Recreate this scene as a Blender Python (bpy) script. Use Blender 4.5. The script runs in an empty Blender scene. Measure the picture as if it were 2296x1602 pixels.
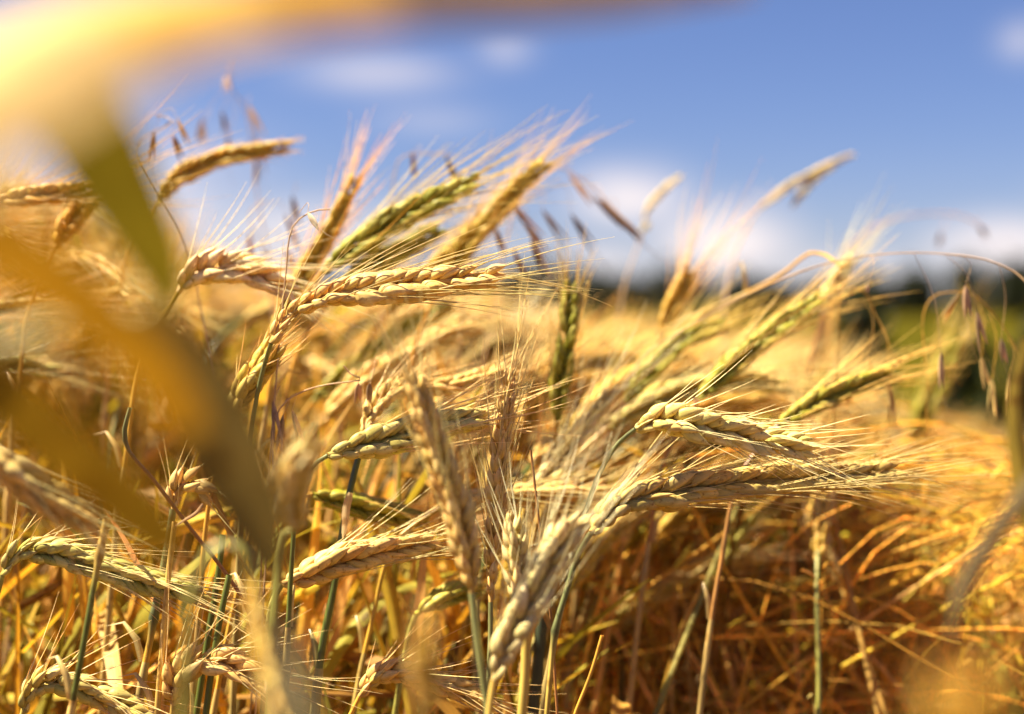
import bpy, math, random
import numpy as np
from mathutils import Vector
R = math.radians
sc = bpy.context.scene
COL = sc.collection
rng = np.random.default_rng(7)
random.seed(7)

# ------------------------------------------------------------------ camera, sky, sun, exposure
CAM_H = 1.0
LENS, SENSOR = 50.0, 36.0
REFW, REFH = 2296.0, 1602.0
FPX = REFW * LENS / SENSOR
PITCH = math.atan(101.0 / FPX)             # eye level lies a little above the middle of the picture
cam_d = bpy.data.cameras.new("camera"); cam = bpy.data.objects.new("camera", cam_d); COL.objects.link(cam)
cam_d.lens = LENS; cam_d.sensor_width = SENSOR; cam_d.clip_start = 0.01; cam_d.clip_end = 12000
cam.location = (0, 0, CAM_H); cam.rotation_euler = (math.pi / 2 - PITCH, 0, 0)
cam_d.dof.use_dof = True; cam_d.dof.focus_distance = 0.50; cam_d.dof.aperture_fstop = 4.3
sc.camera = cam

SUN_EL, SUN_AZ = 56.0, -92.0               # azimuth measured from the view direction, negative = left
sd = Vector((math.sin(R(SUN_AZ)) * math.cos(R(SUN_EL)), math.cos(R(SUN_AZ)) * math.cos(R(SUN_EL)), math.sin(R(SUN_EL))))
sl = bpy.data.lights.new("sun", 'SUN'); sl.energy = 5.0; sl.angle = R(0.5); sl.color = (1.0, 0.89, 0.69)
so = bpy.data.objects.new("sun", sl); COL.objects.link(so)
so.rotation_euler = (-sd).to_track_quat('-Z', 'Y').to_euler()
sc.view_settings.view_transform = 'Standard'; sc.view_settings.look = 'None'
sc.view_settings.gamma = 1; sc.view_settings.exposure = 2.0
sc.view_settings.use_curve_mapping = False
sc.cycles.max_bounces = 8; sc.cycles.transparent_max_bounces = 8; sc.cycles.transmission_bounces = 6
sc.cycles.diffuse_bounces = 5; sc.cycles.use_denoising = True; sc.cycles.sample_clamp_indirect = 6

def direction(px, py):
    v = Vector(((px - REFW / 2) / FPX, 1.0, -(py - REFH / 2) / FPX))
    c, s = math.cos(-PITCH), math.sin(-PITCH)
    return Vector((v.x, v.y * c - v.z * s, v.y * s + v.z * c))

world = bpy.data.worlds.new("World"); sc.world = world; world.use_nodes = True
nt = world.node_tree; N = nt.nodes; L = nt.links
bg = N['Background']; bg.inputs['Strength'].default_value = 0.05
sky = N.new('ShaderNodeTexSky'); sky.sky_type = 'NISHITA'; sky.sun_disc = False
sky.sun_elevation = R(SUN_EL); sky.sun_rotation = R(SUN_AZ); sky.air_density = 1.0; sky.dust_density = 0.3; sky.ozone_density = 1.6
tone = N.new('ShaderNodeMix'); tone.data_type = 'RGBA'; tone.blend_type = 'MULTIPLY'; tone.inputs[0].default_value = 1
tone.inputs[7].default_value = (0.365, 0.395, 0.585, 1)
L.new(sky.outputs[0], tone.inputs[6])
tc = N.new('ShaderNodeTexCoord')
nz = N.new('ShaderNodeTexNoise'); nz.inputs['Scale'].default_value = 9; nz.inputs['Detail'].default_value = 5
mp = N.new('ShaderNodeMapping'); mp.inputs['Scale'].default_value = (1, 1, 2.5)
L.new(tc.outputs['Generated'], mp.inputs[0]); L.new(mp.outputs[0], nz.inputs['Vector'])
# small fair-weather clouds: each one a soft patch of sky directions broken up by noise
CLOUDS = [(850, 165, 150, 38, .55), (1130, 115, 55, 30, .4), (960, 270, 120, 30, .25), (1410, 440, 120, 60, .8),
          (1620, 545, 150, 75, 1.0), (2240, 560, 150, 62, 1.0), (1330, 590, 170, 45, .6), (2290, 90, 45, 35, .5),
          (300, 480, 240, 150, .7), (650, 530, 250, 80, .6), (1950, 600, 300, 38, .6), (-300, 300, 300, 160, .8), (2700, 500, 240, 90, .8)]
def math_node(op, a, b=None, clamp=False):
    n = N.new('ShaderNodeMath'); n.operation = op; n.use_clamp = clamp
    for i, v in enumerate((a, b)):
        if v is None: continue
        if isinstance(v, (int, float)): n.inputs[i].default_value = v
        else: L.new(v, n.inputs[i])
    return n.outputs[0]
sep = N.new('ShaderNodeSeparateXYZ'); L.new(tc.outputs['Generated'], sep.inputs[0])
az = math_node('ARCTAN2', sep.outputs[0], sep.outputs[1])
el = math_node('ARCSINE', sep.outputs[2])
total = None
for px, py, rx, ry, amt in CLOUDS:
    d = direction(px, py).normalized()
    a0, e0 = math.atan2(d.x, d.y), math.asin(d.z)
    u = math_node('MULTIPLY', math_node('SUBTRACT', az, a0), FPX / rx)
    v = math_node('MULTIPLY', math_node('SUBTRACT', el, e0), FPX / ry)
    rr = math_node('ADD', math_node('MULTIPLY', u, u), math_node('MULTIPLY', v, v))
    g = math_node('MULTIPLY', math_node('POWER', 2.718, math_node('MULTIPLY', rr, -0.9)), amt)
    total = g if total is None else math_node('MAXIMUM', total, g)
# low bank of pale cloud along the horizon
hb = math_node('MULTIPLY', math_node('POWER', 2.718, math_node('MULTIPLY', math_node('ABSOLUTE', math_node('SUBTRACT', el, 0.022)), -42.0)), 0.5)
total = math_node('MAXIMUM', total, hb)
cl = math_node('MULTIPLY', total, math_node('ADD', math_node('MULTIPLY', nz.outputs[0], 1.5), 0.15), True)
mix = N.new('ShaderNodeMix'); mix.data_type = 'RGBA'; L.new(cl, mix.inputs[0]); L.new(tone.outputs[2], mix.inputs[6])
mix.inputs[7].default_value = (5.4, 4.85, 4.8, 1)
L.new(mix.outputs[2], bg.inputs['Color'])

# ------------------------------------------------------------------ helpers
def W(px, py, d):
    """the place in the field seen at that spot of the photograph, d metres in front of the camera"""
    v = direction(px, py)
    f = direction(REFW / 2, REFH / 2)
    return np.array(v * (d / v.dot(f)), float) + np.array([0, 0, CAM_H])
VIEW = np.array(direction(REFW / 2, REFH / 2), float); VIEW /= np.linalg.norm(VIEW)

def unit(v):
    return v / np.maximum(np.linalg.norm(v, axis=-1, keepdims=True), 1e-9)

def spline(pts, n):
    P = np.array(pts, float)
    if len(P) == 2: return P[0] + (P[1] - P[0]) * np.linspace(0, 1, n)[:, None]
    h = np.linalg.norm(np.diff(P, axis=0), axis=1)[:, None] + 1e-9
    sl_ = np.diff(P, axis=0) / h
    M_ = np.vstack([sl_[:1], (sl_[:-1] * h[1:] + sl_[1:] * h[:-1]) / (h[1:] + h[:-1]), sl_[-1:]])
    out = []
    m = 14
    for i in range(len(P) - 1):
        t = np.linspace(0, 1, m, endpoint=False)[:, None]; hh = min(h[i, 0], 3 * min(h[max(i - 1, 0), 0], h[min(i + 1, len(h) - 1), 0]))
        out.append((2 * t ** 3 - 3 * t ** 2 + 1) * P[i] + (t ** 3 - 2 * t ** 2 + t) * hh * M_[i] + (3 * t ** 2 - 2 * t ** 3) * P[i + 1] + (t ** 3 - t ** 2) * hh * M_[i + 1])
    out.append(P[-1:]); X = np.vstack(out)
    s = np.concatenate([[0], np.cumsum(np.linalg.norm(np.diff(X, axis=0), axis=1))])
    u = np.linspace(0, s[-1], n)
    return np.stack([np.interp(u, s, X[:, k]) for k in range(3)], 1)

def frames(path, ref):
    T = unit(np.gradient(path, axis=0))
    n = len(path); Nn = np.zeros_like(path)
    v = np.cross(ref, T[0]); v = v / max(np.linalg.norm(v), 1e-6)
    for i in range(n):
        v = v - T[i] * v.dot(T[i]); v = v / max(np.linalg.norm(v), 1e-6); Nn[i] = v
    return T, Nn, np.cross(T, Nn)

class MB:
    def __init__(s): s.v = []; s.q = []; s.c = []; s.uv = []; s.n = 0
    def add(s, v, q, c, uv):
        s.v.append(v); s.q.append(q + s.n); s.c.append(np.broadcast_to(c, (len(v), 3))); s.uv.append(uv); s.n += len(v)
    def grid_idx(s, m, k, ns, wrap=True):
        a = np.arange(k - 1)[:, None]; b = np.arange(ns if wrap else ns - 1)[None]
        b2 = (b + 1) % ns
        q = np.stack([a * ns + b, a * ns + b2, (a + 1) * ns + b2, (a + 1) * ns + b], -1).reshape(-1, 4)
        return (q[None] + (np.arange(m) * k * ns)[:, None, None]).reshape(-1, 4)
    def tubes(s, paths, rad, ns, col):
        """paths (M,K,3); rad (K) or (M,K); col (3), (M,3) or (M,K,3)"""
        paths = np.asarray(paths, float); M, K, _ = paths.shape
        T = unit(np.gradient(paths, axis=1))
        ref = np.where(np.abs(T[:, :1, 2:3]) > .9, np.array([1., 0, 0]), np.array([0, 0, 1.]))
        A = unit(np.cross(T, np.broadcast_to(ref, T.shape))); B = np.cross(T, A)
        th = np.linspace(0, 2 * np.pi, ns, endpoint=False)
        rad = np.broadcast_to(rad, (M, K))
        V = paths[:, :, None] + rad[:, :, None, None] * (A[:, :, None] * np.cos(th)[:, None] + B[:, :, None] * np.sin(th)[:, None])
        col = np.asarray(col, float)
        if col.ndim == 1: col = np.broadcast_to(col, (M, K, 3))
        elif col.ndim == 2: col = np.broadcast_to(col[:, None], (M, K, 3))
        C = np.broadcast_to(col[:, :, None], V.shape)
        UV = np.stack(np.broadcast_arrays(th / (2 * np.pi), np.linspace(0, 1, K)[:, None]), -1)
        UV = np.broadcast_to(UV, (M, K, ns, 2))
        s.add(V.reshape(-1, 3), s.grid_idx(M, K, ns), C.reshape(-1, 3), UV.reshape(-1, 2))
    def inst(s, tv, tq, tuv, O, X, Y, Z, S, col):
        """stamp a template at origins O with axes X,Y,Z (M,3), scale S (M,3)"""
        V = O[:, None] + tv[None, :, 0:1] * S[:, None, 0:1] * X[:, None] + tv[None, :, 1:2] * S[:, None, 1:2] * Y[:, None] + tv[None, :, 2:3] * S[:, None, 2:3] * Z[:, None]
        M = len(O); n = len(tv)
        q = (tq[None] + (np.arange(M) * n)[:, None, None]).reshape(-1, 4)
        C = np.broadcast_to(col if col.ndim == 3 else col[:, None], (M, n, 3)).reshape(-1, 3)
        s.add(V.reshape(-1, 3), q, C, np.broadcast_to(tuv, (M, n, 2)).reshape(-1, 2))
    def blade(s, path, width, ref, col, fold=0.25, twist=0.0, curl=0.0):
        path = np.asarray(path, float); K = len(path)
        T, A, B = frames(path, ref)
        t = np.linspace(0, 1, K); ang = twist * t + curl
        A2 = A * np.cos(ang)[:, None] + B * np.sin(ang)[:, None]; B2 = np.cross(T, A2)
        x = np.linspace(-1, 1, 7)
        w = np.broadcast_to(width, (K,)) * 0.5
        prof = fold * (np.abs(x) ** 1.3) + 0.03 * np.cos(x * 9)
        V = path[:, None] + w[:, None, None] * (A2[:, None] * x[:, None] + B2[:, None] * prof[:, None])
        col = np.asarray(col, float)
        if col.ndim == 1: col = np.broadcast_to(col, (K, 3))
        rib = 1 + 0.10 * (np.abs(x) < .1)
        C = col[:, None] * rib[:, None]
        UV = np.stack(np.broadcast_arrays((x + 1) / 2, t[:, None]), -1)
        s.add(V.reshape(-1, 3), s.grid_idx(1, K, 7, False), C.reshape(-1, 3), UV.reshape(-1, 2))
    def mesh(s, name, mat, off=None):
        V = np.vstack(s.v); Q = np.vstack(s.q); C = np.vstack(s.c); UV = np.vstack(s.uv)
        if off is not None: V = V - np.asarray(off)
        me = bpy.data.meshes.new(name)
        me.vertices.add(len(V)); me.vertices.foreach_set("co", V.astype(np.float32).ravel())
        me.loops.add(len(Q) * 4); me.loops.foreach_set("vertex_index", Q.astype(np.int32).ravel())
        me.polygons.add(len(Q)); me.polygons.foreach_set("loop_start", np.arange(0, len(Q) * 4, 4, dtype=np.int32))
        me.polygons.foreach_set("use_smooth", np.ones(len(Q), bool))
        me.update(calc_edges=True)
        ca = me.color_attributes.new("tint", 'FLOAT_COLOR', 'POINT')
        ca.data.foreach_set("color", np.hstack([C, np.ones((len(C), 1))]).astype(np.float32).ravel())
        ul = me.uv_layers.new(name="strip"); ul.data.foreach_set("uv", UV[Q.ravel()].astype(np.float32).ravel())
        me.materials.append(mat)
        return me

def link(name, me, parent=None, loc=None):
    o = bpy.data.objects.new(name, me); COL.objects.link(o)
    if parent is not None: o.parent = parent
    if loc is not None: o.location = loc
    return o
def empty(name, loc, label, cat, group=None):
    o = bpy.data.objects.new(name, None); COL.objects.link(o); o.location = loc
    o.empty_display_size = 0.02
    o['label'] = label; o['category'] = cat
    if group: o['group'] = group
    return o

# ------------------------------------------------------------------ materials
def plant_mat(name, rough, spec, transl, stripes, bump, var=0.25, nscale=160.0, mottle=(1.15, .85, .6), dapple=0.0):
    m = bpy.data.materials.new(name); m.use_nodes = True
    n = m.node_tree.nodes; l = m.node_tree.links
    p = n['Principled BSDF']; out = n['Material Output']
    at = n.new('ShaderNodeAttribute'); at.attribute_name = "tint"
    tcx = n.new('ShaderNodeTexCoord')
    no = n.new('ShaderNodeTexNoise'); no.inputs['Scale'].default_value = nscale; no.inputs['Detail'].default_value = 4
    l.new(tcx.outputs['Object'], no.inputs['Vector'])
    rp = n.new('ShaderNodeMapRange'); rp.inputs[1].default_value = .3; rp.inputs[2].default_value = .7
    rp.inputs[3].default_value = 1 - var; rp.inputs[4].default_value = 1 + var
    l.new(no.outputs[0], rp.inputs[0])
    sc1 = n.new('ShaderNodeVectorMath'); sc1.operation = 'SCALE'
    l.new(at.outputs['Color'], sc1.inputs[0]); l.new(rp.outputs[0], sc1.inputs['Scale'])
    # object-wide variation
    oi = n.new('ShaderNodeObjectInfo')
    hs = n.new('ShaderNodeHueSaturation')
    r2 = n.new('ShaderNodeMapRange'); r2.inputs[3].default_value = .488; r2.inputs[4].default_value = .508
    l.new(oi.outputs['Random'], r2.inputs[0]); l.new(r2.outputs[0], hs.inputs['Hue'])
    r3 = n.new('ShaderNodeMapRange'); r3.inputs[3].default_value = 1.12; r3.inputs[4].default_value = .85
    l.new(oi.outputs['Random'], r3.inputs[0]); l.new(r3.outputs[0], hs.inputs['Value'])
    l.new(sc1.outputs[0], hs.inputs['Color'])
    uvn = n.new('ShaderNodeUVMap'); uvn.uv_map = "strip"
    mpx = n.new('ShaderNodeMapping'); mpx.inputs['Scale'].default_value = (stripes, 1.2, 1)
    l.new(uvn.outputs[0], mpx.inputs[0])
    st = n.new('ShaderNodeTexNoise'); st.inputs['Scale'].default_value = 1.0; st.inputs['Detail'].default_value = 2
    l.new(mpx.outputs[0], st.inputs['Vector'])
    # veins: slightly darker lines running lengthwise
    vm = n.new('ShaderNodeMapRange'); vm.inputs[1].default_value = .35; vm.inputs[2].default_value = .6; vm.inputs[3].default_value = .80; vm.inputs[4].default_value = 1.15
    l.new(st.outputs[0], vm.inputs[0])
    sc2 = n.new('ShaderNodeVectorMath'); sc2.operation = 'SCALE'
    l.new(hs.outputs[0], sc2.inputs[0]); l.new(vm.outputs[0], sc2.inputs['Scale'])
    # brown age spots
    no2 = n.new('ShaderNodeTexNoise'); no2.inputs['Scale'].default_value = nscale * 2.3; no2.inputs['Detail'].default_value = 6
    l.new(tcx.outputs['Object'], no2.inputs['Vector'])
    sp = n.new('ShaderNodeMapRange'); sp.inputs[1].default_value = .58; sp.inputs[2].default_value = .70
    l.new(no2.outputs[0], sp.inputs[0])
    mx = n.new('ShaderNodeMix'); mx.data_type = 'RGBA'; l.new(sp.outputs[0], mx.inputs[0]); l.new(sc2.outputs[0], mx.inputs[6])
    mu = n.new('ShaderNodeVectorMath'); mu.operation = 'MULTIPLY'; mu.inputs[1].default_value = (.55, .42, .3)
    l.new(sc2.outputs[0], mu.inputs[0]); l.new(mu.outputs[0], mx.inputs[7])
    l.new(mx.outputs[2], p.inputs['Base Color'])
    p.inputs['Roughness'].default_value = rough; p.inputs['Specular IOR Level'].default_value = spec
    bp = n.new('ShaderNodeBump'); bp.inputs['Strength'].default_value = bump; bp.inputs['Distance'].default_value = 0.0004
    l.new(st.outputs[0], bp.inputs['Height']); l.new(bp.outputs[0], p.inputs['Normal'])
    tr = n.new('ShaderNodeBsdfTranslucent')
    tm = n.new('ShaderNodeVectorMath'); tm.operation = 'MULTIPLY'; tm.inputs[1].default_value = mottle
    l.new(mx.outputs[2], tm.inputs[0]); l.new(tm.outputs[0], tr.inputs['Color'])
    ms = n.new('ShaderNodeMixShader'); ms.inputs[0].default_value = transl
    l.new(p.outputs[0], ms.inputs[1]); l.new(tr.outputs[0], ms.inputs[2]); l.new(ms.outputs[0], out.inputs['Surface'])
    return m
M_husk = plant_mat("husk", .50, .25, .15, 7, .5, var=.16, nscale=260)
M_awn = plant_mat("awn", .30, .6, .35, 2, .0, var=.12)
M_stem = plant_mat("stem", .36, .5, .10, 14, .4, var=.25, nscale=60)
M_leaf = plant_mat("leaf", .50, .25, .45, 26, .5, var=.25, nscale=70, mottle=(1.15, .95, .6))
M_oat = plant_mat("oat_husk", .5, .3, .25, 8, .4, var=.3)

# colour families (base colours)
C_ = {
 'straw':  ((.68, .44, .12), (.92, .70, .29)),
 'gold':   ((.60, .36, .04), (.86, .64, .22)),
 'pink':   ((.72, .47, .13), (.93, .72, .32)),
 'green':  ((.52, .43, .09), (.88, .72, .32)),
 'lime':   ((.32, .29, .02), (.78, .62, .16)),
 'pale':   ((.76, .60, .17), (.95, .82, .42)),
 'brown':  ((.36, .18, .05), (.52, .30, .12)),
 'cream':  ((.82, .60, .25), (.95, .80, .46)),
}
def hue(name, n=None, amt=.12):
    a = np.array(C_[name][0])
    if n is None: return a
    f = 1 + rng.normal(0, amt, (n, 1)); g = 1 + rng.normal(0, amt * .35, (n, 3))
    return np.clip(a * f * g, .01, .9)

# ------------------------------------------------------------------ kernel templates
def kernel_template(K, ns, flat=.72):
    u = np.linspace(0, 1, K)
    r = np.interp(u, [0, .08, .2, .36, .55, .75, .9, 1], [.22, .62, .9, 1, .92, .6, .27, .04])
    th = np.linspace(0, 2 * np.pi, ns, endpoint=False)
    # x = across, y = outward; a keel on the outer side, hollow inner side
    rx = np.cos(th); ry = np.sin(th) * flat + .42 * np.maximum(np.sin(th), 0) ** 7 - .0
    V = np.zeros((K, ns, 3)); V[:, :, 0] = r[:, None] * rx; V[:, :, 1] = r[:, None] * ry + (.28 * np.sin(np.pi * u) - .1 * u)[:, None]
    V[:, :, 2] = u[:, None]
    V[:, :, 1] += .30 * (np.clip(u - .7, 0, 1) ** 1.5)[:, None]
    mb = MB(); q = mb.grid_idx(1, K, ns)
    uv = np.stack(np.broadcast_arrays(th / (2 * np.pi), u[:, None]), -1).reshape(-1, 2)
    return V.reshape(-1, 3), q, uv, np.repeat(u, ns)
KT_HI = kernel_template(11, 12); KT_MD = kernel_template(7, 8); KT_LO = kernel_template(4, 4)

def build_ear(path, colour, width=12.5, awn=45., seed=0, roll=0., detail='hi', spread=1.0, spacing=4.3, ref=None, droop=.04,
              open_=1.0, husk=None, beard=None, plump=1., rowgap=34, awn_r=.24, sterile=0.0):
    """ear of grain along path (base to tip): four rows of husks, each with its awn. sizes in mm"""
    r = np.random.default_rng(seed)
    husk = husk or MB(); beard = beard or MB()
    kt = {'hi': KT_HI, 'md': KT_MD, 'lo': KT_LO}[detail]
    n = 60; P = spline(path, n)
    Ls = np.linalg.norm(np.diff(P, axis=0), axis=1).sum(); s = np.linspace(0, Ls, n)
    T, A, B = frames(P, VIEW if ref is None else ref)
    mm = .001
    base = np.array(C_[colour][0]); light = np.array(C_[colour][1])
    rows = []
    sp_ = spacing * mm if detail != 'lo' else spacing * 1.5 * mm
    pos = np.arange(0.0, Ls, sp_ / 2)
    side = 0
    for i, x in enumerate(pos):
        side = i % 2
        for k in (-1, 1):
            rows.append((x, roll + math.pi * side + k * R(rowgap), k))
        if detail != 'lo' and r.random() < .45:
            rows.append((x - .2 * sp_, roll + math.pi * side + R(r.uniform(-14, 14)), 0))
            if detail == 'hi':
                for k in (-1, 1) if r.random() < .25 else (): rows.append((x - .45 * sp_, roll + math.pi * side + k * R(62 + r.uniform(-10, 10)), 0))
    rows = np.array(rows)
    rows = rows[r.random(len(rows)) > .045]; m = len(rows)                      # a few florets are missing
    drift = r.uniform(-.7, .7); rows[:, 1] += drift * (rows[:, 0] / Ls - .3) * (detail != 'lo')
    x = rows[:, 0] + r.normal(0, .25 * mm, m); phi = rows[:, 1] + r.normal(0, .13, m); isg = rows[:, 2] == 0
    x = np.clip(x, 0, Ls)
    def at(X): return np.stack([np.interp(x, s, X[:, c]) for c in range(3)], 1)
    p, t, a, b = at(P), unit(at(T)), unit(at(A)), unit(at(B))
    rad = a * np.cos(phi)[:, None] + b * np.sin(phi)[:, None]
    tt = x / Ls
    ph2 = phi + rows[:, 2] * R(32); rad2 = a * np.cos(ph2)[:, None] + b * np.sin(ph2)[:, None]
    f = np.interp(tt, [0, .06 + sterile * .5, .22 + sterile, .7, 1], [.45, .72 - .2 * (sterile > 0), 1.0, .93, .62]) * (1 + r.normal(0, .06, m))
    W_ = width / 12.5
    kl = 11.6 * mm * f * W_ * np.where(isg, .95, 1); kw = 2.25 * plump * mm * f * W_ * np.where(isg, .45, 1) * (1 + r.normal(0, .09, m))
    ang = (R(22) * open_ * np.interp(tt, [0, .2, 1], [.7, 1, .75]) + r.normal(0, R(2.4), m)) * np.where(isg, 1.05, 1)
    dirv = unit(t * np.cos(ang)[:, None] + rad * np.sin(ang)[:, None])
    o = p + rad * (1.15 * mm * W_ * f)[:, None]
    X = unit(np.cross(rad, dirv)); Y = np.cross(dirv, X)
    col = base * (1 + r.normal(0, .10, (m, 1))) * (1 + r.normal(0, .035, (m, 3)))
    w = r.random((m, 1)) ** 1.5 * .5; col = col * (1 - w) + light * w
    tv, tq, tuv, tu = kt
    # husk colour paler towards its tip, darker and greener towards its base
    g = (tu[None, :, None]); C = col[:, None] * (1 - .25 * (1 - g) ** 2) * np.array([.93, 1.0, .8]) ** (1 - g) ; C = C * (1 - .3 * g ** 3) + light * .3 * g ** 3
    husk.inst(tv, tq, tuv, o, X, Y, dirv, np.stack([kw, kw, kl], 1), np.clip(C, 0.01, .9))
    # rachis
    rp = P[::6] if len(P[::6]) > 3 else P
    husk.tubes(rp[None], np.full(len(rp), 1.1 * mm * W_), 6, base * .8)
    # awns
    if awn > 0:
        sel = (~isg) & (r.random(m) < (1.0 if detail != 'lo' else .8))
        k = sel.sum(); K = 7 if detail == 'hi' else (5 if detail == 'md' else 3)
        tip = o[sel] + dirv[sel] * (kl[sel] * .97)[:, None] + Y[sel] * (.0 * mm)
        al = awn * 1.08 * mm * (.55 + .5 * r.random(k)) * np.interp(tt[sel], [0, .15, .8, 1], [.55, .95, 1, .85])
        spr = R(11) * spread * (1 + r.normal(0, .35, k))
        tw = r.normal(0, .22, (k, 1))
        d0 = unit(t[sel] * np.cos(spr)[:, None] + rad2[sel] * np.sin(spr)[:, None] + np.cross(t[sel], rad[sel]) * tw * spread)
        d0 = unit(dirv[sel] * .2 + d0 * .8)
        bend = r.normal(0, .06, (k, 3)); bend[:, 2] -= droop
        u = np.linspace(0, 1, K)[None, :, None]
        path_ = tip[:, None] + d0[:, None] * u * al[:, None, None] + bend[:, None] * (u ** 2) * al[:, None, None]
        rr = awn_r * mm * np.linspace(1, .16, K)
        ac = np.minimum(light * 1.08, .9) * (1 + r.normal(0, .08, (k, 1)))
        beard.tubes(path_, rr, 3, np.clip(ac, .02, .92))
    return husk, beard

G_TRACED = "large grain ears near the camera"
HEROES = []
def ground_stem(pts, colour, r0=1.25, r1=1.9, colour2=None, node_at=None, lean=(-.03, .02), n=60, flare=True):
    """stem from the ear down through pts, then on down to the soil"""
    last = np.array(pts[-1]); prev = np.array(pts[-2])
    d = unit(last - prev)
    if d[2] > -.3: d = unit(d + np.array([0, 0, -1.0]))
    g = last + d * (.15)
    dirn = unit(d * .5 + np.array([0, 0, -1.0]))
    foot = g + dirn * (max(g[2], .05) / max(-dirn[2], .2)); foot[2] = 0
    P = spline(list(pts) + [g, foot], n)
    return P, foot
def stem_mesh(P, colA, colB=None, r0=1.25, r1=1.9, node_at=None, sides=10):
    mb = MB(); K = len(P)
    s = np.concatenate([[0], np.cumsum(np.linalg.norm(np.diff(P, axis=0), axis=1))])
    rad = np.interp(s, [0, .12, s[-1]], [r0, (r0 + r1) / 2, r1]) * .001
    ca, cb = np.array(colA, float), np.array(colB if colB is not None else colA, float)
    c = np.repeat(ca[None], K, 0)
    if node_at is None:
        nj = .05 + .06 * abs(math.sin(P[0, 0] * 531)); bj = np.exp(-((s - nj) / .0028) ** 2); rad = rad * (1 + .5 * bj); c = c * (1 - .5 * bj[:, None]); c = c * np.interp(s, [0, nj, nj + .002, nj + .06], [1, 1, 1.35, 1.1])[:, None]
    if node_at is not None:
        blend = np.clip((s - node_at) / .012, 0, 1)[:, None]; c = ca * (1 - blend) + cb * blend
        bumpn = np.exp(-((s - node_at) / .003) ** 2); rad = rad * (1 + .45 * bumpn)
        c = c * (1 - .45 * bumpn[:, None])
        rad = rad * np.where(s < node_at, 1.0, .86)
    mb.tubes(P[None], rad, sides, c[None])
    if r0 > .6 and len(P) > 40:
        h0 = .055 + .03 * abs(math.cos(P[0, 0] * 911)); k = (s > h0) & (s < h0 + .10)
        if k.sum() > 6:
            Q = P[k]; n_ = len(Q); rr_ = rad[k] * np.interp(np.linspace(0, 1, n_), [0, .06, 1], [1.05, 1.34, 1.22])
            cc_ = (ca * .3 + np.array([.60, .42, .14]) * .7)[None] * (1 - .3 * np.abs(np.sin(np.linspace(0, 9, n_) + P[0, 0] * 50))[:, None])
            mb.tubes(Q[None], rr_, sides, cc_[None])
            side_ = np.array([math.cos(P[0, 0] * 77), .3, 0]); e_ = Q[0] + side_ * .0016
            mb.blade(np.array([e_ + (Q[0] - Q[4]) * .0, e_ + np.array([0, 0, .008]) + side_ * .002, e_ + np.array([0, 0, .014]) + side_ * .007, e_ + np.array([0, 0, .012]) + side_ * .014]), np.array([2.6, 2.4, 1.4, .2]) * .001, VIEW, cc_[0], .4, 1.)
    return mb

def dense(P, step=.004, keep=.5):
    s = np.concatenate([[0], np.cumsum(np.linalg.norm(np.diff(P, axis=0), axis=1))])
    u = np.concatenate([np.arange(0, min(s[-1], keep), step), np.linspace(min(s[-1], keep), s[-1], 8)]) if s[-1] > keep else np.linspace(0, s[-1], int(s[-1] / step) + 4)
    return np.stack([np.interp(u, s, P[:, k]) for k in range(3)], 1)

STEMC = {'green': (.11, .13, .025), 'bluegreen': (.18, .19, .07), 'straw': (.60, .40, .09), 'orange': (.56, .31, .04), 'brown': (.30, .14, .04), 'olive': (.30, .27, .06), 'pink': (.55, .34, .18)}

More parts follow.
